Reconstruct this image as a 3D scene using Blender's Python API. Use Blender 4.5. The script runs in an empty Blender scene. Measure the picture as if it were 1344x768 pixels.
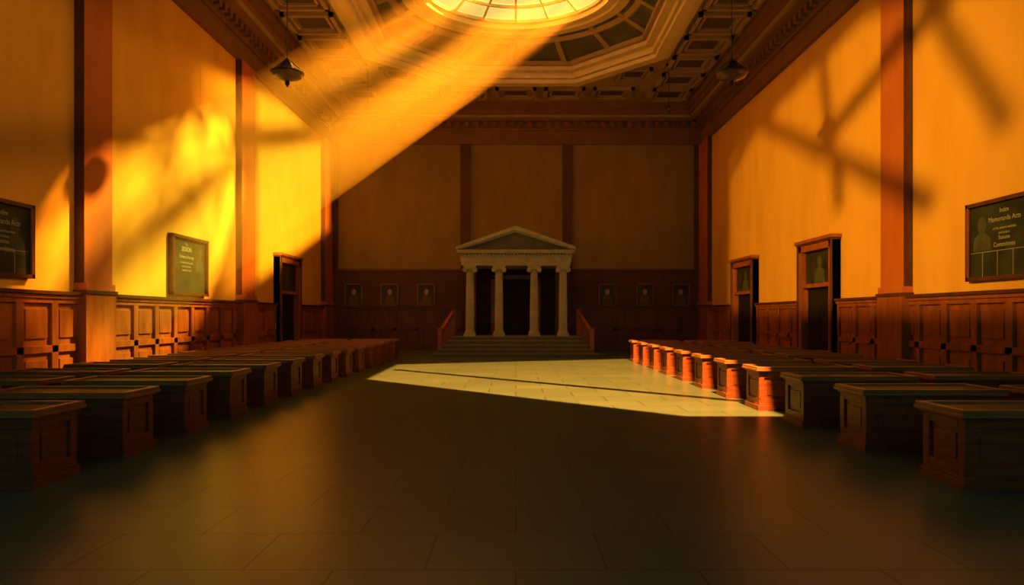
import bpy, math, random, bmesh
from mathutils import Vector, geometry
random.seed(4)
sc = bpy.context.scene
sc.view_settings.view_transform = 'Standard'
sc.view_settings.look = 'None'

# ------------------------------------------------------------ materials
def newmat(name):
    m = bpy.data.materials.new(name); m.use_nodes = True
    return m, m.node_tree.nodes, m.node_tree.links, m.node_tree.nodes['Principled BSDF']

def mottled(name, c1, c2, scale=(1,1,1), rough=0.6, nscale=3.0, detail=6, bump=0.0, spec=0.5, metallic=0.0, contrast=(0.3,0.7)):
    m, n, l, b = newmat(name)
    tc = n.new('ShaderNodeTexCoord'); mp = n.new('ShaderNodeMapping'); mp.inputs['Scale'].default_value = scale
    nz = n.new('ShaderNodeTexNoise'); nz.inputs['Scale'].default_value = nscale; nz.inputs['Detail'].default_value = detail
    cr = n.new('ShaderNodeValToRGB')
    cr.color_ramp.elements[0].color = (*c1, 1); cr.color_ramp.elements[1].color = (*c2, 1)
    cr.color_ramp.elements[0].position = contrast[0]; cr.color_ramp.elements[1].position = contrast[1]
    l.new(tc.outputs['Object'], mp.inputs[0]); l.new(mp.outputs[0], nz.inputs['Vector'])
    l.new(nz.outputs['Fac'], cr.inputs[0]); l.new(cr.outputs[0], b.inputs['Base Color'])
    b.inputs['Roughness'].default_value = rough
    b.inputs['Specular IOR Level'].default_value = spec
    b.inputs['Metallic'].default_value = metallic
    if bump:
        bp = n.new('ShaderNodeBump'); bp.inputs['Strength'].default_value = bump; bp.inputs['Distance'].default_value = 0.02
        l.new(nz.outputs['Fac'], bp.inputs['Height']); l.new(bp.outputs[0], b.inputs['Normal'])
    return m

M = {}
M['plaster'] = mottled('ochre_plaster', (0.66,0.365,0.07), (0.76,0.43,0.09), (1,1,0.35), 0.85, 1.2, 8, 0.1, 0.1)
M['plaster_shaded'] = mottled('ochre_plaster_shaded', (0.21,0.150,0.058), (0.26,0.185,0.072), (1,1,0.35), 0.85, 1.2, 8, 0.1, 0.1)  # side-wall ochre darkened: the back wall's shade is put into the colour
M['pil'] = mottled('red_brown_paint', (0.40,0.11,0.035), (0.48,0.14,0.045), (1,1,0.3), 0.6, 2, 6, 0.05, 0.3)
M['pil_shaded'] = mottled('red_brown_paint_shaded', (0.08,0.034,0.018), (0.10,0.042,0.022), (1,1,0.3), 0.6, 2, 6, 0.05, 0.2)  # pilaster paint darkened: shade at the back is put into the colour
M['wood'] = mottled('wainscot_wood', (0.22,0.058,0.017), (0.38,0.115,0.032), (1,1,0.25), 0.42, 5, 8, 0.05, 0.35)
M['wood_d'] = mottled('dark_trim_wood', (0.06,0.020,0.010), (0.12,0.040,0.017), (1,1,0.25), 0.45, 5, 8, 0.0, 0.3)
M['desk'] = mottled('desk_mahogany', (0.115,0.030,0.012), (0.23,0.060,0.020), (0.4,2,6), 0.4, 4, 8, 0.0, 0.35)
M['desk_rim'] = mottled('desk_rim_wood', (0.21,0.082,0.028), (0.35,0.14,0.045), (0.4,3,3), 0.38, 4, 8, 0.0, 0.4)
M['leather'] = mottled('desk_leather_top', (0.022,0.032,0.028), (0.04,0.052,0.044), (1,1,1), 0.5, 6, 6, 0.05, 0.3)
M['band'] = mottled('brown_dado_paint', (0.07,0.036,0.02), (0.095,0.048,0.026), (1,1,1), 0.7, 1.5, 6, 0.0, 0.2)
M['cornice'] = mottled('cornice_brown', (0.17,0.088,0.044), (0.22,0.115,0.057), (1,1,1), 0.7, 2, 6, 0.0, 0.2)
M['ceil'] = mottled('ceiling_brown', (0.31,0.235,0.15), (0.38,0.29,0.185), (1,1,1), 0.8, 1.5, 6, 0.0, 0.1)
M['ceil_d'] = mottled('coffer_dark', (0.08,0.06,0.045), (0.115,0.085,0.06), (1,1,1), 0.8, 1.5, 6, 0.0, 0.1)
M['cream'] = mottled('cream_moulding', (0.58,0.49,0.33), (0.68,0.58,0.39), (1,1,1), 0.7, 3, 6, 0.0, 0.2)
M['slate'] = mottled('dome_grey', (0.085,0.095,0.09), (0.13,0.14,0.13), (1,1,1), 0.8, 1.5, 6, 0.0, 0.1)
M['stone'] = mottled('limestone', (0.25,0.26,0.215), (0.33,0.34,0.285), (1,1,1), 0.7, 4, 8, 0.1, 0.2)
M['step'] = mottled('step_stone', (0.075,0.082,0.068), (0.105,0.112,0.092), (1,1,1), 0.6, 3, 8, 0.05, 0.3)
M['nosing'] = mottled('step_nosing_stone', (0.15,0.16,0.13), (0.20,0.21,0.17), (1,1,1), 0.6, 3, 8, 0.05, 0.3)
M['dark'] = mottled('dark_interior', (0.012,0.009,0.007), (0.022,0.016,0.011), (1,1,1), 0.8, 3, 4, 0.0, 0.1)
M['board'] = mottled('blackboard', (0.014,0.020,0.017), (0.036,0.046,0.036), (1,1,1), 0.6, 2.5, 8, 0.0, 0.25)
M['bust'] = mottled('printed_bust', (0.05,0.055,0.042), (0.085,0.09,0.07), (1,1,1), 0.7, 6, 6, 0.0, 0.2)
M['chalk'] = mottled('chalk', (0.30,0.29,0.22), (0.45,0.43,0.32), (1,1,1), 0.9, 30, 4)
M['iron'] = mottled('black_iron', (0.02,0.017,0.014), (0.04,0.03,0.022), (1,1,1), 0.45, 8, 4, 0.0, 0.5, 0.6)
M['glassbowl'] = mottled('smoked_glass', (0.08,0.05,0.025), (0.14,0.09,0.04), (1,1,1), 0.25, 8, 4)
M['portrait'] = mottled('portrait_paint', (0.012,0.012,0.010), (0.045,0.042,0.032), (1,1,1), 0.5, 2.2, 6, 0.0, 0.3)
M['skin'] = mottled('portrait_face', (0.22,0.18,0.13), (0.40,0.33,0.24), (1,1,1), 0.7, 9, 6)
M['roof'] = mottled('rear_wall', (0.12,0.11,0.08), (0.15,0.14,0.1), (1,1,1), 0.9, 1, 4)

# floor
m, n, l, b = newmat('stone_tile_floor')
tc = n.new('ShaderNodeTexCoord'); br = n.new('ShaderNodeTexBrick')
br.inputs['Scale'].default_value = 1.0; br.inputs['Brick Width'].default_value = 1.15; br.inputs['Row Height'].default_value = 0.8
br.inputs['Mortar Size'].default_value = 0.010; br.inputs['Mortar Smooth'].default_value = 0.3
br.inputs['Color1'].default_value = (0.066,0.108,0.094,1); br.inputs['Color2'].default_value = (0.082,0.128,0.112,1)
br.inputs['Mortar'].default_value = (0.022,0.038,0.034,1)
nz = n.new('ShaderNodeTexNoise'); nz.inputs['Scale'].default_value = 0.45; nz.inputs['Detail'].default_value = 2
mx = n.new('ShaderNodeMix'); mx.data_type = 'RGBA'; mx.blend_type = 'MULTIPLY'; mx.inputs['Factor'].default_value = 0.4
cr = n.new('ShaderNodeValToRGB'); cr.color_ramp.elements[0].position = .3; cr.color_ramp.elements[1].position = .7
cr.color_ramp.elements[0].color = (0.6,0.6,0.58,1); cr.color_ramp.elements[1].color = (1,1,1,1)
l.new(tc.outputs['Object'], br.inputs['Vector']); l.new(tc.outputs['Object'], nz.inputs['Vector'])
l.new(nz.outputs['Fac'], cr.inputs[0]); l.new(br.outputs['Color'], mx.inputs['A']); l.new(cr.outputs[0], mx.inputs['B'])
l.new(mx.outputs['Result'], b.inputs['Base Color'])
b.inputs['Roughness'].default_value = 0.30
b.inputs['Specular IOR Level'].default_value = 0.14
M['floor'] = m

def glow(name, col, strength, transp):
    m = bpy.data.materials.new(name); m.use_nodes = True
    n = m.node_tree.nodes; l = m.node_tree.links; n.clear()
    o = n.new('ShaderNodeOutputMaterial'); e = n.new('ShaderNodeEmission')
    e.inputs[0].default_value = (*col, 1); e.inputs[1].default_value = strength
    if transp:
        t = n.new('ShaderNodeBsdfTransparent'); a = n.new('ShaderNodeAddShader')
        l.new(e.outputs[0], a.inputs[0]); l.new(t.outputs[0], a.inputs[1]); l.new(a.outputs[0], o.inputs[0])
    else:
        l.new(e.outputs[0], o.inputs[0])
    return m
M['oculus_glass'] = glow('sunlit_glass', (1.0, 0.56, 0.11), 1.25, True)
M['rear_fill'] = glow('rear_fill_glow', (0.26, 0.78, 0.68), 2.0, False)  # cool glow of the added fill panels behind the camera

# ------------------------------------------------------------ mesh builder
class B:
    def __init__(s): s.v=[]; s.f=[]; s.mi=[]; s.mats=[]
    def m(s, k):
        if k not in s.mats: s.mats.append(k)
        return s.mats.index(k)
    def add(s, vs, fs, mat):
        o=len(s.v); s.v += [tuple(p) for p in vs]; i=s.m(mat)
        for f in fs: s.f.append([a+o for a in f]); s.mi.append(i)
    def box(s, x0,x1,y0,y1,z0,z1,mat):
        if x0>x1:x0,x1=x1,x0
        if y0>y1:y0,y1=y1,y0
        if z0>z1:z0,z1=z1,z0
        vs=[(x0,y0,z0),(x1,y0,z0),(x1,y1,z0),(x0,y1,z0),(x0,y0,z1),(x1,y0,z1),(x1,y1,z1),(x0,y1,z1)]
        s.add(vs,[(0,3,2,1),(4,5,6,7),(0,1,5,4),(1,2,6,5),(2,3,7,6),(3,0,4,7)],mat)
    def loft(s, rings, mat, closed=True, cap=False):
        n=len(rings[0]); vs=[p for r in rings for p in r]; fs=[]
        for i in range(len(rings)-1):
            for j in range(n if closed else n-1):
                a=i*n+j; b=i*n+(j+1)%n; fs.append((a,b,b+n,a+n))
        if cap: fs.append(tuple(range(n))[::-1]); fs.append(tuple(range((len(rings)-1)*n,len(rings)*n)))
        s.add(vs,fs,mat)
    def lathe(s, prof, cx, cy, mat, seg=24, flute=0.0, axis='z', cz=0):
        rings=[]
        for r,z in prof:
            ring=[]
            for k in range(seg):
                a=2*math.pi*k/seg; rr=r*(1-(flute if k%2 else 0))
                if axis=='z': ring.append((cx+rr*math.cos(a),cy+rr*math.sin(a),z))
                else: ring.append((cx+rr*math.cos(a),cy+z,cz+rr*math.sin(a)))
            rings.append(ring)
        s.loft(rings,mat,True,True)
    def beam(s, p, q, w, mat, up=Vector((0,0,1)), h=None):
        p=Vector(p);q=Vector(q);d=(q-p).normalized(); a=d.cross(up)
        if a.length<1e-3: a=d.cross(Vector((1,0,0)))
        a.normalize(); c=d.cross(a).normalized(); h=h or w
        r=[a*w/2+c*h/2,-a*w/2+c*h/2,-a*w/2-c*h/2,a*w/2-c*h/2]
        s.loft([[p+t for t in r],[q+t for t in r]],mat,True,True)
    def make(s, name, bevel=0, loc=(0,0,0), smooth=False):
        me=bpy.data.meshes.new(name); me.from_pydata(s.v,[],s.f)
        for k in s.mats: me.materials.append(M[k])
        for p,i in zip(me.polygons,s.mi): p.material_index=i; p.use_smooth=smooth
        bm=bmesh.new(); bm.from_mesh(me); bmesh.ops.recalc_face_normals(bm,faces=bm.faces); bm.to_mesh(me); bm.free()
        me.update()
        ob=bpy.data.objects.new(name,me); sc.collection.objects.link(ob); ob.location=loc
        if bevel:
            bv=ob.modifiers.new('bevel','BEVEL'); bv.width=bevel; bv.segments=2; bv.limit_method='ANGLE'
        return ob

def holed(name, outer, holes, mapf, mat):
    loops=[[Vector((p[0],p[1],0)) for p in outer]]+[[Vector((p[0],p[1],0)) for p in h] for h in holes]
    tris=geometry.tessellate_polygon(loops)
    pts=[p for lp in loops for p in lp]
    b=B(); b.add([mapf(p[0],p[1]) for p in pts],[tuple(t) for t in tris],mat)
    return b.make(name)

HW=8.75; YB=35.7; YR=-6.0; ZC=11.4; ZE=9.63; CH=1.6

# ------------------------------------------------------------ added unseen light openings, cut to throw the wanted lit shapes
SL=Vector((-16,-2,10)); SR=Vector((16,-2,10)); SK=Vector((2,-2,26))
kside=(16-HW)/(16+HW)
def pw(y,z): return (-2+kside*(y+2), 10+kside*(z-10))
def pk(x,y):
    t=(SK.z-ZC)/SK.z
    return (SK.x+(x-SK.x)*t, SK.y+(y-SK.y)*t)
left_lit=[(12,0.9),(19.5,0.9),(35.4,5.5),(35.4,9.7),(29,9.7),(12,7.6)]      # region on the left wall
right_lit=[(12,1.6),(35.4,1.6),(35.4,7.8),(19,9.2),(12,7.4)]
hole_R=[pw(*p) for p in left_lit]; hole_L=[pw(*p) for p in right_lit]
floor_lit=[(-3.8,19.2),(2.7,12.05),(4.35,12.05),(4.35,28.6),(-3.95,25.2)]
hole_K=[pk(*p) for p in floor_lit]

# octagonal recess
OC=25.2
def octa(s, z=None):
    pts=[(2.5,6.2),(5.3,3.0),(5.3,-3.0),(2.5,-6.2),(-2.5,-6.2),(-5.3,-3.0),(-5.3,3.0),(-2.5,6.2)]
    pts=[(p[0]*s, OC+p[1]*s) for p in pts]
    return pts if z is None else [(p[0],p[1],z) for p in pts]

# ------------------------------------------------------------ shell
b=B(); b.box(-9.6,9.6,YR-0.5,YB+0.5,-0.2,0,'floor'); b.make('floor')
holed('wall_left',[(YR,0),(YB,0),(YB,ZC),(YR,ZC)],[hole_L],lambda u,v:(-HW,u,v),'plaster')
holed('wall_right',[(YR,0),(YB,0),(YB,ZC),(YR,ZC)],[hole_R],lambda u,v:(HW,u,v),'plaster')
b=B(); b.box(-HW,HW,YB,YB+0.3,0,ZC,'plaster_shaded'); b.make('wall_back')
holed('wall_rear',[(-HW,0),(HW,0),(HW,ZC),(-HW,ZC)],[],lambda u,v:(u,YR,v),'roof')
holed('ceiling',[(-9.6,YR-0.5),(9.6,YR-0.5),(9.6,YB+0.5),(-9.6,YB+0.5)],[octa(1.0),hole_K],lambda u,v:(u,v,ZC),'ceil')

# frames and bars round the added openings, shaping their light
def bars(name, pts_pairs, hole, mapf, light_screen=False):
    b=B()
    n=len(hole)
    for i in range(n):
        b.beam(mapf(*hole[i]),mapf(*hole[(i+1)%n]),0.06,'wood_d')
    for p,q,ww in pts_pairs: b.beam(mapf(*p),mapf(*q),ww,'wood_d')
    if light_screen: b.box(-9.6,9.6,17.3,17.6,ZC+.05,19.5,'roof')  # added unseen screen, keeps the skylight lamp off the oculus
    return b.make(name)
bars('light_mask_right',[(pw(25.5,0.9),pw(25.5,9.7),0.05),(pw(12,4.3),pw(34,9.7),0.16)],hole_R,lambda u,v:(HW+.02,u,v))  # added opening on the right, shaped for the left wall's light
bars('light_mask_left',[(pw(35.4,8.2),pw(21,9.7),0.12),(pw(30,9.7),pw(16,4.0),0.12),(pw(22,9.7),pw(20.5,4.5),0.10),(pw(22,6.5),pw(12,9.0),0.14),(pw(35,6.2),pw(24,9.7),0.10),(pw(16.5,8.8),pw(13.5,5.0),0.09)],hole_L,lambda u,v:(-HW-.02,u,v))  # added opening on the left, its bars streak the right wall
bars('light_mask_ceiling',[(pk(-3.6,22.7),pk(4.6,13.9),0.12)],hole_K,lambda u,v:(u,v,ZC+0.05),True)  # added skylight, shaped for the lit floor patch
b=B()  # unseen glowing panels on the rear wall, added as fill light
for cx in (-5,0,5):
    b.box(cx-1.3,cx+1.3,YR+0.02,YR+0.06,2.6,8.6,'rear_fill')
    for dx in (-1.35,0,1.35): b.box(cx+dx-.06,cx+dx+.06,YR+0.01,YR+0.14,2.5,8.7,'wood_d')
    for z in (2.55,4.6,6.6,8.65): b.box(cx-1.4,cx+1.4,YR+0.01,YR+0.14,z-.06,z+.06,'wood_d')
b.make('rear_fill_panels')

# ------------------------------------------------------------ side wall pieces
doors={'R':[(20.5,23.0),(27.4,30.1)],'L':[(27.5,30.2)]}
pil={'R':[(16.8,17.87),(34.0,35.7),(9.9,11.0)],'L':[(15.1,16.15),(23.8,25.0),(34.2,35.7),(8.0,9.0)]}
def wain(side):
    sg=1 if side=='R' else -1
    b=B()
    X=lambda d: sg*(HW-d)
    segs=[]; y=YR
    for a,c in sorted(doors[side]): segs.append((y,a)); y=c
    segs.append((y,YB))
    for a,c in segs:
        b.box(X(0),X(.04),a,c,0,2.02,'wood')
        b.box(X(.04),X(.13),a,c,0,0.24,'wood_d')
        b.box(X(.04),X(.11),a,c,.92,1.06,'wood')
        b.box(X(.04),X(.11),a,c,1.84,2.0,'wood')
        b.box(X(0),X(.20),a,c,2.0,2.07,'wood_d')
        b.box(X(0),X(.15),a,c,1.93,2.0,'wood')
        n=max(1,round((c-a)/1.02)); st=(c-a)/n
        for i in range(n+1):
            yy=a+i*st; b.box(X(.04),X(.11),max(a,yy-.10),min(c,yy+.10),.24,1.86,'wood')
        for i in range(n):
            for z0,z1 in ((.3,.86),(1.12,1.80)):
                b.box(X(.04),X(.08),a+i*st+.19,a+(i+1)*st-.19,z0+.07,z1-.07,'wood')
    b.make('trim_wainscot_'+('right' if sg>0 else 'left'),0.008)
    b=B()
    for a,c in pil[side]:
        b.box(X(0),X(.2),a,c,2.07,ZE,'pil')
        b.box(X(0),X(.26),a-.04,c+.04,0,2.1,'wood')
        b.box(X(0),X(.29),a-.06,c+.06,2.04,2.12,'wood_d')
        b.box(X(0),X(.29),a-.06,c+.06,0,.26,'wood_d')
        b.box(X(0),X(.25),a-.03,c+.03,2.12,2.26,'pil')
        b.box(X(0.0),X(.202),a-.012,a,2.26,ZE,'wood_d')  # thin dark sheet on the near side, shade put into its colour
    b.make('trim_pilasters_'+('right' if sg>0 else 'left'),0.01)
    b=B(); Y0=10.5
    b.box(X(0),X(.16),Y0,YB,ZE,ZE+.12,'cornice')
    b.box(X(0),X(.10),Y0,YB,ZE+.12,ZE+.62,'cornice')
    b.box(X(0),X(.20),Y0,YB,ZE+.62,ZE+.72,'cornice')
    b.box(X(0),X(.62),Y0,YB,ZE+.98,ZE+1.12,'cornice')
    b.box(X(0),X(.72),Y0,YB,ZE+1.12,ZE+1.22,'ceil')
    b.box(X(0),X(.95),Y0,YB,ZE+1.42,ZC,'cornice')
    b.box(X(0),X(.85),Y0,YB,ZE+1.22,ZE+1.42,'cornice')
    b.box(X(0),X(.24),Y0,YB,ZE+.72,ZE+.98,'cornice')
    y=Y0
    while y<YB-.8:
        b.box(X(.2),X(.42),y,y+.2,ZE+.74,ZE+.98,'cornice'); y+=.42
    b.make('trim_cornice_'+('right' if sg>0 else 'left'),0)
wain('R'); wain('L')

# back wall trim
b=B(); Y=lambda d: YB-d
b.box(-HW,HW,Y(0),Y(.06),2.02,3.74,'band')
b.box(-HW,HW,Y(0),Y(.12),3.70,3.80,'wood_d')
b.box(-HW,HW,Y(0),Y(.08),0,2.02,'wood_d')
b.box(-HW,HW,Y(0),Y(.18),2.0,2.08,'wood_d')
b.box(-HW,HW,Y(.08),Y(.14),0,.24,'wood_d')
b.box(-HW,HW,Y(.08),Y(.12),.92,1.06,'wood_d'); b.box(-HW,HW,Y(.08),Y(.12),1.86,2.0,'wood_d')
for i in range(18):
    x=-HW+i*2*HW/17; b.box(max(-HW,x-.09),min(HW,x+.09),Y(.08),Y(.12),.24,1.86,'wood_d')
b.make('trim_wainscot_back',0.008)
b=B()
for a,c in ((-2.58,-2.14),(2.18,2.62)):
    b.box(a,c,Y(0),Y(.2),3.8,ZE,'pil_shaded')
for a,c in ((-HW+.2,-HW+.42),(HW-.42,HW-.2)): b.box(a,c,Y(0),Y(.12),3.8,ZE,'pil_shaded')
b.make('trim_pilasters_back',0.01)
b=B()
b.box(-HW,HW,Y(0),Y(.16),ZE,ZE+.12,'cornice'); b.box(-HW,HW,Y(0),Y(.10),ZE+.12,ZE+.62,'cornice')
b.box(-HW,HW,Y(0),Y(.2),ZE+.62,ZE+.72,'cornice'); b.box(-HW,HW,Y(0),Y(.24),ZE+.72,ZE+.98,'cornice')
b.box(-HW,HW,Y(0),Y(.62),ZE+.98,ZE+1.12,'cornice'); b.box(-HW,HW,Y(0),Y(.72),ZE+1.12,ZE+1.22,'ceil')
b.box(-HW,HW,Y(0),Y(.85),ZE+1.22,ZE+1.42,'cornice'); b.box(-HW,HW,Y(0),Y(.95),ZE+1.42,ZC,'cornice')
x=-HW+.5
while x<HW-.6:
    b.box(x,x+.2,Y(.2),Y(.42),ZE+.74,ZE+.98,'cornice'); x+=.42
b.make('trim_cornice_back')

# ------------------------------------------------------------ doors
def door(name, side, a, c, top):
    sg=1 if side=='R' else -1; X=lambda d: sg*(HW-d)
    b=B(); w=.26
    e0=.006
    b.box(X(e0),X(.24),a,a+w,0,top,'wood'); b.box(X(e0),X(.24),c-w,c,0,top,'wood')
    b.box(X(e0),X(.24),a,c,top-.24,top,'wood')
    b.box(X(e0),X(.32),a-.08,c+.08,top,top+.10,'wood'); b.box(X(e0),X(.28),a-.04,c+.04,top-.05,top,'wood_d')
    b.box(X(e0),X(.28),a,a+.07,0,top-.05,'wood_d'); b.box(X(e0),X(.28),c-.07,c,0,top-.05,'wood_d')
    b.box(X(e0),X(.20),a+w,c-w,2.42,2.54,'wood')
    b.box(X(e0),X(.03),a+w,c-w,0,2.42,'dark')
    for y0,y1 in ((a+w+.12,(a+c)/2-.08),((a+c)/2+.08,c-w-.12)):
        for z0,z1 in ((.25,1.05),(1.25,2.25)):
            b.box(X(.03),X(.05),y0,y1,z0,z1,'dark')
    b.box(X(e0),X(.08),a+w,c-w,2.54,top-.24,'portrait')
    yc=(a+c)/2; zm=(2.54+top-.24)/2
    b.add([(X(.083),yc+.16*math.cos(t*.3927),zm+.14+.17*math.sin(t*.3927)) for t in range(16)],[tuple(range(16))],'bust')
    b.add([(X(.082),yc-.4,2.56),(X(.082),yc+.4,2.56),(X(.082),yc+.3,zm-.08),(X(.082),yc,zm),(X(.082),yc-.3,zm-.08)],[(0,1,2,3,4)],'bust')
    b.box(X(.08),X(.11),a+w,a+w+.06,2.54,top-.24,'wood_d'); b.box(X(.08),X(.11),c-w-.06,c-w,2.54,top-.24,'wood_d')
    b.box(X(.03),X(.06),a+w+.02,a+w+.06,1.0,1.25,'iron')
    return b.make(name,0.01)
door('door_1','R',20.5,23.0,3.72); door('door_2','R',27.4,30.1,3.70); door('door_3','L',27.5,30.2,3.80)

# ------------------------------------------------------------ wall boards
def board(side, a, c, z0, z1, rows, grid, tc):
    sg=1 if side=='R' else -1; X=lambda d: sg*(HW-d)
    root=bpy.data.objects.new('framed_notice_board',None); sc.collection.objects.link(root)
    root.location=(X(0.0),(a+c)/2,(z0+z1)/2)
    b=B(); L=root.location
    def bx(d0,d1,y0,y1,za,zb,m): b.box(X(d0)-L.x,X(d1)-L.x,y0-L.y,y1-L.y,za-L.z,zb-L.z,m)
    f=.07
    bx(.005,.06,a,c,z0,z1,'board')
    bx(.005,.13,a,a+f,z0,z1,'wood_d'); bx(.005,.13,c-f,c,z0,z1,'wood_d')
    bx(.005,.13,a,c,z0,z0+f,'wood_d'); bx(.005,.13,a,c,z1-f,z1,'wood_d')
    bx(.1,.14,a+f,a+f+.02,z0+f,z1-f,'wood'); bx(.1,.14,c-f-.02,c-f,z0+f,z1-f,'wood')
    if grid:
        for i in range(1,6): yy=a+(c-a)*i/6; bx(.06,.064,yy-.004,yy+.004,z0+f,z0+(z1-z0)*.36,'chalk')
        bx(.06,.064,a+f,c-f,z0+(z1-z0)*.36-.004,z0+(z1-z0)*.36+.004,'chalk')
    # faded bust printed beside the text
    py=c-.45 if sg<0 else c-.42; pz=z1-.42
    b.add([(X(.0635)-L.x,py+.13*math.cos(t*.3927)-L.y,pz+.16*math.sin(t*.3927)-L.z) for t in range(16)],[tuple(range(16))],'bust')
    b.add([(X(.063)-L.x,py+q-L.y,pz+w-L.z) for q,w in ((-.28,-.48),(.28,-.48),(.24,-.25),(.06,-.14),(-.06,-.14),(-.24,-.25))],[(0,1,2,3,4,5)],'bust')
    o=b.make('frame'); o.parent=root
    z=z1-.22
    for t,s in rows:
        cu=bpy.data.curves.new('chalk_text','FONT'); cu.body=t; cu.size=s; cu.align_x='CENTER'; cu.extrude=0.001
        cu.materials.append(M['chalk'])
        to=bpy.data.objects.new('chalk_text',cu); sc.collection.objects.link(to); to.parent=root
        to.location=(X(.066)-L.x,tc-L.y,z-L.z-s*.3)
        to.rotation_euler=(math.radians(90),0,math.radians(-90 if sg>0 else 90))
        z-=s*1.25
rowsA=[('Index',.12),('Memoranda Acts',.13),('of the several sessions',.07),('and orders',.07),('Statutes',.10),('Committees',.12)]
board('R',12.0,14.62,2.26,3.72,rowsA,True,13.55)
board('L',10.9,13.67,2.27,3.58,rowsA,True,12.9)
board('L',19.15,21.4,2.15,3.70,[('The',.10),('SESSION',.16),('Orders of the day',.12),('as entered by the clerk',.08),('and the members',.08),('assembled in hall',.08)],False,20.1)

# back wall portraits
def portrait(x):
    b=B(); z0,z1=2.10,3.12; w=.42
    b.box(-w,w,-.05,0,z0,z1,'portrait')
    for s in (-1,1): b.box(s*w,s*(w-.06),-.10,0,z0,z1,'cornice')
    b.box(-w,w,-.10,0,z0,z0+.06,'cornice'); b.box(-w,w,-.10,0,z1-.06,z1,'cornice')
    zc=(z0+z1)/2+.12
    head=[(.11*math.cos(t*.3927),-.056,zc+.14*math.sin(t*.3927)) for t in range(16)]
    b.add(head,[tuple(range(16))],'skin')
    sh=[(-.24,-.053,z0+.1),(.24,-.053,z0+.1),(.21,-.053,zc-.22),(.07,-.053,zc-.12),(-.07,-.053,zc-.12),(-.21,-.053,zc-.22)]
    b.add(sh,[tuple(range(6))],'ceil_d')
    b.make('framed_portrait',0,(x,YB-.065,0))
for x in (-7.57,-5.89,-4.18,4.28,6.03,7.7): portrait(x)

# ------------------------------------------------------------ ceiling: coffers, octagon, oculus
b=B()
def coffer(cx,cy,wx,wy):
    for k,(f,t,z) in enumerate(((1.0,.14,.14),(.72,.09,.08))):
        hx,hy=wx/2*f,wy/2*f
        mt='ceil'
        b.box(cx-hx,cx+hx,cy-hy,cy-hy+t,ZC-z,ZC-.004,mt); b.box(cx-hx,cx+hx,cy+hy-t,cy+hy,ZC-z,ZC-.004,mt)
        b.box(cx-hx,cx-hx+t,cy-hy,cy+hy,ZC-z,ZC-.004,mt); b.box(cx+hx-t,cx+hx,cy-hy,cy+hy,ZC-z,ZC-.004,mt)
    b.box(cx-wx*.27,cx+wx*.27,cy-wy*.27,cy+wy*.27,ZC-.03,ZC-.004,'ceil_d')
y=19.2
while y<34:
    for sx in (-1,1):
        coffer(sx*6.75,y,1.7,1.7)
    y+=2.05
for i in range(-2,3): coffer(i*2.1,33.3,1.75,1.5)
for sx in (-1,1): coffer(sx*4.75,30.7,1.3,1.5)
b.make('trim_ceiling_coffers')
b=B()
def ring(s0,s1,z0,z1,mat):
    b.loft([octa(s0,z0),octa(s1,z0),octa(s1,z1),octa(s0,z1),octa(s0,z0)],mat)
ring(1.08,1.0,ZC-.16,ZC+.02,'cream'); ring(1.04,.97,ZC-.26,ZC-.1,'cream')
ring(1.01,.95,ZC-.08,ZC+.22,'cream'); ring(.98,.90,ZC+.14,ZC+.34,'cream'); ring(.93,.87,ZC+.30,ZC+.46,'ceil')
N=64
def circ(r,z,n=N): return [(r*math.cos(2*math.pi*(k+.5)/n),OC+r*math.sin(2*math.pi*(k+.5)/n),z) for k in range(n)]
def octres(s,z):
    out=[];pts=octa(s)
    for k in range(N):
        a=2*math.pi*(k+.5)/N; dx,dy=math.cos(a),math.sin(a); best=None
        for i in range(8):
            p=Vector((pts[i][0],pts[i][1]-OC));q=Vector((pts[(i+1)%8][0],pts[(i+1)%8][1]-OC)); e=q-p
            den=dx*e.y-dy*e.x
            if abs(den)<1e-9: continue
            t=(p.x*e.y-p.y*e.x)/den; u=(p.x*dy-p.y*dx)/den
            if t>0 and -1e-6<=u<=1+1e-6: best=t
        out.append((dx*best,OC+dy*best,z))
    return out
b.loft([octres(.9,ZC+.46),circ(3.75,12.35)],'slate')
b.loft([octres(.93,ZC+.3),octres(.93,ZC+.5),octres(.89,ZC+.5)],'slate')
for k in range(16):       # ribs on the slanting panels
    a=2*math.pi*k/16
    p=Vector((3.7*math.cos(a),OC+3.7*math.sin(a),12.32))
    o=octres(.89,ZC+.44)[int(k*N/16)%N]
    b.beam(p,o,.2,'ceil',h=.12)
b.loft([circ(3.85,12.2),circ(3.5,12.2),circ(3.5,12.3),circ(3.2,12.3),circ(3.2,12.55),circ(3.3,12.6)],'cream')
b.loft([circ(3.85,12.2),circ(3.85,12.4)],'cream')
b.loft([[(p[0],p[1],p[2]) for p in circ(4.35,12.12)],circ(4.2,12.08),circ(4.05,12.2)],'ceil')
b.make('trim_dome_mouldings')
b=B()
def gz(r): return 12.55+0.9*(1-(r/3.25)**2)
rs=[3.25,2.7,2.1,1.5,.9,.3]
b.loft([circ(r,gz(r)) for r in rs],'oculus_glass')
for k in range(16):
    a=2*math.pi*k/16
    for i in range(len(rs)-1):
        if i>=3 and k%2: continue
        P=lambda r:(r*math.cos(a),OC+r*math.sin(a),gz(r)-.02)
        b.beam(P(rs[i]),P(rs[i+1]),.07,'cream',h=.10)
for r,w in ((3.2,.16),(2.55,.08),(1.5,.09),(.3,.2)):
    b.loft([circ(r+w/2,gz(r)-.08),circ(r-w/2,gz(r)-.08),circ(r-w/2,gz(r)+.06),circ(r+w/2,gz(r)+.06),circ(r+w/2,gz(r)-.08)],'cream')
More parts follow.
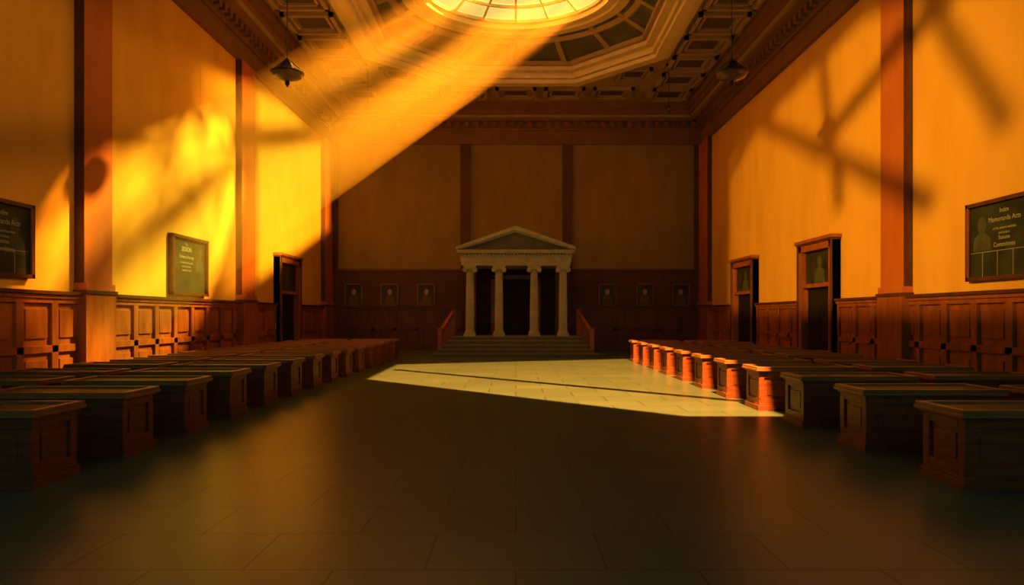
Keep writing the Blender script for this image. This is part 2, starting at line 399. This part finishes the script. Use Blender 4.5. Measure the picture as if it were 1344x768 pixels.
# added unseen boards above the glass, striping and trimming the sunbeam
cd=Vector((-.64,.77,0)); cn=Vector((.77,.64,0))
for off,wd in ((0.1,.95),(-2.75,2.0)):
    c0=Vector((2.0,OC+1.4,14.4))+cn*off
    b.beam(c0-cd*8,c0+cd*8,wd,'iron',h=.08)
    for e in (-7.8,7.8):
        pz=c0+cd*e; b.beam((pz.x,pz.y,ZC+.1),(pz.x,pz.y,14.4),.2,'iron')
b.make('window_oculus_and_blockers')

# ------------------------------------------------------------ pendant lamps
def lamp(x,y,zb,r):
    b=B()
    b.lathe([(.012,ZC),(.012,zb+r*1.3)],0,0,'iron',8)
    b.lathe([(.12,ZC),(.12,ZC-.06),(.03,ZC-.12)],0,0,'iron',12)
    b.lathe([(.02,zb+r*1.5),(.10*r/.35,zb+r*1.3),(.16*r/.35,zb+r*.95),(r*.5,zb+r*.9),(r*.55,zb+r*.8)],0,0,'iron',20)
    b.lathe([(r*.55,zb+r*.82),(r,zb+r*.62),(r*1.03,zb+r*.5),(r*.9,zb+r*.25),(r*.55,zb+.04),(.05,zb)],0,0,'glassbowl',24)
    b.lathe([(r*1.06,zb+r*.62),(r*1.1,zb+r*.56),(r*1.06,zb+r*.48)],0,0,'iron',24)
    b.lathe([(.05,zb+.01),(.06,zb-.06),(.01,zb-.14)],0,0,'iron',12)
    for k in range(6):
        a=k*math.pi/3; c,s=math.cos(a),math.sin(a)
        b.beam((.14*r*c,.14*r*s,zb+r*1.4),(r*1.05*c,r*1.05*s,zb+r*.6),.018,'iron')
    b.make('pendant_lamp',0,(x,y,0),False)
lamp(-5.4,18,7.15,.36); lamp(5.1,18,7.15,.36); lamp(-5.75,29.6,9.6,.12); lamp(5.95,29.6,9.6,.12)

# ------------------------------------------------------------ temple
root=bpy.data.objects.new('temple_portico',None); sc.collection.objects.link(root); root.location=(0,30.8,0)
def part(b,name,bev=0): o=b.make(name,bev,(0,0,0)); o.parent=root; return o
b=B(); yf=-1.3; n=5
for i in range(n):
    hw=3.2-i*.165; y0=yf+i*.24
    b.box(-hw,hw,y0,4.7,i*.16,(i+1)*.16,'step')
    b.box(-hw-.03,hw+.03,y0-.04,4.7,(i+1)*.16-.04,(i+1)*.16-.002,'nosing')
part(b,'steps',.008)
b=B(); zb=.8; zt=3.63
for x in (-1.85,-.68,.74,1.91):
    b.box(x-.24,x+.24,-.24,.24,zb,zb+.08,'stone')
    b.lathe([(.22,zb+.08),(.235,zb+.11),(.22,zb+.15),(.19,zb+.17),(.20,zb+.2),(.18,zb+.23)],x,0,'stone',32)
    b.lathe([(.17,zb+.23),(.17,zb+1.0),(.16,zb+1.8),(.145,zt-.26)],x,0,'stone',48,.07)
    b.lathe([(.155,zt-.27),(.17,zt-.24),(.155,zt-.21),(.20,zt-.14),(.20,zt-.1)],x,0,'stone',32)
    for sx in (-1,1):
        cx=x+sx*.20
        b.lathe([(.095,-.24),(.095,-.20),(.075,-.1),(.075,.1),(.095,.20),(.095,.24)],cx,0,'stone',20,axis='y',cz=zt-.165)
        b.lathe([(.045,-.265),(.045,-.23)],cx,0,'stone',12,axis='y',cz=zt-.165)
    b.box(x-.21,x+.21,-.22,.22,zt-.14,zt-.06,'stone')
    b.box(x-.26,x+.26,-.25,.25,zt-.06,zt,'stone')
part(b,'columns')
b=B()
xh=2.2
b.box(-xh,xh,-.24,4.75,zt,zt+.16,'stone'); b.box(-xh-.03,xh+.03,-.27,4.75,zt+.16,zt+.36,'stone')
b.box(-xh-.07,xh+.07,-.32,4.75,zt+.36,zt+.44,'stone')
x=-xh
while x<xh: b.box(x,x+.07,-.38,-.30,zt+.40,zt+.48,'stone'); x+=.14
b.box(-2.32,2.32,-.44,4.75,zt+.48,zt+.60,'stone'); b.box(-2.36,2.36,-.48,4.75,zt+.56,zt+.62,'stone')
zp=zt+.62; zap=5.06
tri=lambda y,k,z0: [(-2.2*k,y,z0),(2.2*k,y,z0),(0,y,z0+(zap-zp)*k)]
b.loft([tri(-.18,1,zp),tri(4.7,1,zp)],'step',True,True)
for s in (-1,1):
    b.loft([[(s*2.38,-.5,zp),(s*2.38,-.5,zp+.12),(0,-.5,zap+.14),(0,-.5,zap-.02)],[(s*2.38,4.75,zp),(s*2.38,4.75,zp+.12),(0,4.75,zap+.14),(0,4.75,zap-.02)]],'stone',True,True)
    b.loft([[(s*2.3,-.4,zp-.02),(s*2.3,-.4,zp+.04),(0,-.4,zap-.02),(0,-.4,zap-.10)],[(s*2.3,-.1,zp-.02),(s*2.3,-.1,zp+.04),(0,-.1,zap-.02),(0,-.1,zap-.10)]],'stone',True,True)
part(b,'entablature_and_pediment')
b=B()
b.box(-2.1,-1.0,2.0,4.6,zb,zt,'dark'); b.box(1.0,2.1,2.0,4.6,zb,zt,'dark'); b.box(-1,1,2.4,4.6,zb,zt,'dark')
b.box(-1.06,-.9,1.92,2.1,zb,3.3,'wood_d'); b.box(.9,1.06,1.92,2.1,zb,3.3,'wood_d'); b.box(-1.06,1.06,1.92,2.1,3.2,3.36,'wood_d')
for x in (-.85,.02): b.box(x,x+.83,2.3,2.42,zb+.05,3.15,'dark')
for x in (-1.9,1.7): b.box(x,x+.2,1.9,2.05,zb,zt,'wood_d')
part(b,'cella')
for s in (-1,1):
    b=B()
    P=[(s*2.62,1.0,1.75),(s*2.98,-.95,.95)]
    b.beam(P[0],P[1],.12,'wood',h=.12)
    b.beam((P[0][0],P[0][1],P[0][2]-.12),(P[1][0],P[1][1],P[1][2]-.12),.05,'desk')
    for k in range(8):
        t=k/7; x=P[0][0]+(P[1][0]-P[0][0])*t; y=P[0][1]+(P[1][1]-P[0][1])*t; z=P[0][2]+(P[1][2]-P[0][2])*t
        b.box(x-.025,x+.025,y-.025,y+.025,max(.1,z-.95),z-.04,'desk')
    x,y=P[1][0],P[1][1]; b.box(x-.08,x+.08,y-.08,y+.08,.1,1.08,'desk'); b.box(x-.11,x+.11,y-.11,y+.11,1.08,1.14,'desk')
    x,y=P[0][0],P[0][1]; b.box(x-.08,x+.08,y-.08,y+.08,.2,1.9,'desk')
    part(b,'handrail_'+('a' if s<0 else 'b'))

# ------------------------------------------------------------ desks
def desk_mesh(L,W=.78,H=.74):
    b=B()
    b.box(-L/2,L/2,-W/2,W/2,0,.09,'desk')
    b.box(-L/2+.02,L/2-.02,-W/2+.02,W/2-.02,.09,.12,'desk')
    b.box(-L/2+.05,L/2-.05,-W/2+.05,W/2-.05,.12,.64,'desk')
    e=.028
    for s in (-1,1):
        x0=s*(L/2-.05); x1=s*(L/2-.05+e)
        b.box(x0,x1,-W/2+.03,-W/2+.14,.12,.64,'desk'); b.box(x0,x1,W/2-.14,W/2-.03,.12,.64,'desk')
        b.box(x0,x1,-W/2+.14,W/2-.14,.12,.2,'desk'); b.box(x0,x1,-W/2+.14,W/2-.14,.56,.64,'desk')
        b.box(x0,s*(L/2-.05+e*.5),-W/2+.2,W/2-.2,.26,.5,'desk')
        y0=s*(W/2-.05); y1=s*(W/2-.05+e); n=2; iw=(L-.1)/n
        b.box(-L/2+.05,L/2-.05,y0,y1,.12,.2,'desk'); b.box(-L/2+.05,L/2-.05,y0,y1,.56,.64,'desk')
        for k in range(n+1):
            xc=-L/2+.05+k*iw; b.box(max(-L/2+.022,xc-.06),min(L/2-.022,xc+.06),y0,y1,.2,.56,'desk')
        for k in range(n):
            xc=-L/2+.05+(k+.5)*iw; b.box(xc-iw/2+.12,xc+iw/2-.12,y0,s*(W/2-.05+e*.5),.26,.5,'desk')
    b.box(-L/2-.0,L/2+.0,-W/2,W/2,.64,.67,'desk')
    b.box(-L/2-.04,L/2+.04,-W/2-.04,W/2+.04,.67,.705,'desk_rim')
    r=.07; A=L/2+.03; C=W/2+.03
    b.box(-A,A,-C,-C+r,.705,H,'desk_rim'); b.box(-A,A,C-r,C,.705,H,'desk_rim')
    b.box(-A,-A+r,-C+r,C-r,.705,H,'desk_rim'); b.box(A-r,A,-C+r,C-r,.705,H,'desk_rim')
    b.box(-A+r,A-r,-C+r,C-r,.705,.715,'leather')
    ob=b.make('wooden_desk',.006)
    return ob
LD=1.62
src=desk_mesh(LD)
first=[True]
def place(x,y,rz=0):
    if first[0]: o=src; first[0]=False
    else:
        o=src.copy(); sc.collection.objects.link(o)
    o.name='wooden_desk'; o.location=(x,y,0); o.rotation_euler=(0,0,rz)
y=6.96
while y<28.6:
    place(4.1+LD/2,y+.39,random.uniform(-.01,.01)); place(4.1+LD*1.5+.35,y+.39+random.uniform(-.25,.25),random.uniform(-.05,.05)); y+=1.97
y=6.96; 
while y<28.6:
    place(-4.42-LD/2,y+.39,random.uniform(-.01,.01)); place(-4.42-LD*1.5-.35,y+.39+random.uniform(-.2,.2),random.uniform(-.05,.05)); y+=1.62

# ------------------------------------------------------------ dusty air under the oculus
d=Vector((-1,-.7,-.95))
top=circ(3.15,12.25,48); bot=[]
for p in top:
    t=p[0]+HW-.15; bot.append((p[0]+d.x*t,p[1]+d.y*t,p[2]+d.z*t))
hm=bpy.data.materials.new('dusty_air'); hm.use_nodes=True; nn=hm.node_tree.nodes; nn.clear()
o=nn.new('ShaderNodeOutputMaterial'); v=nn.new('ShaderNodeVolumeScatter')
v.inputs['Color'].default_value=(1,.46,.12,1); v.inputs['Density'].default_value=.080; v.inputs['Anisotropy'].default_value=.0
hm.node_tree.links.new(v.outputs[0],o.inputs['Volume']); M['haze']=hm
b=B(); b.loft([top,bot],'haze',True,True); b.make('dusty_air')

# ------------------------------------------------------------ lights
def spot(name,loc,target,E,col,angle,blend=.15,size=.2):
    r2=(Vector(target)-Vector(loc)).length_squared
    li=bpy.data.lights.new(name,'SPOT'); li.energy=E*4*math.pi*r2; li.color=col; li.spot_size=math.radians(angle); li.spot_blend=blend; li.shadow_soft_size=size
    o=bpy.data.objects.new(name,li); sc.collection.objects.link(o); o.location=loc
    o.rotation_euler=(Vector(target)-Vector(loc)).to_track_quat('-Z','Y').to_euler()
oc=Vector((0,OC,12.5)); dn=d.normalized()
spot('sun_through_oculus',oc-dn*40,oc,86,(1,.39,.028),14,.1,1.35)
spot('added_spot_right',SR,(-HW,26,6),.4,(1,.46,.05),80,.3,.2)  # added lamp outside the right opening, lights the left wall
spot('added_spot_right_low',SR,(-HW,33,6),15,(1,.48,.035),26,1,.12)  # second added lamp, brightens the far end of the left wall
spot('added_spot_left',SL,(HW,24,4.5),.8,(1,.46,.04),80,.3,.12)  # added lamp outside the left opening, lights the right wall
spot('added_spot_left_low',SL,(HW,22,4),2.6,(1,.48,.04),36,1,.15)  # second added lamp, brightens the lower middle of the right wall
spot('added_spot_ceiling',SK,(1,20,0),38,(1,.34,.045),50,.1,.12)  # added lamp over the ceiling opening, throws the floor patch

w=bpy.data.worlds.new('world'); sc.world=w; w.use_nodes=True
w.node_tree.nodes['Background'].inputs[0].default_value=(.9,.6,.25,1); w.node_tree.nodes['Background'].inputs[1].default_value=.05

cam=bpy.data.cameras.new('camera'); co=bpy.data.objects.new('camera',cam); sc.collection.objects.link(co)
co.location=(0,0,CH); co.rotation_euler=(math.radians(90),0,0)
cam.sensor_width=36; cam.lens=36*1000/1344; cam.shift_y=31/1344; cam.shift_x=-5/1344; cam.clip_end=300
sc.camera=co
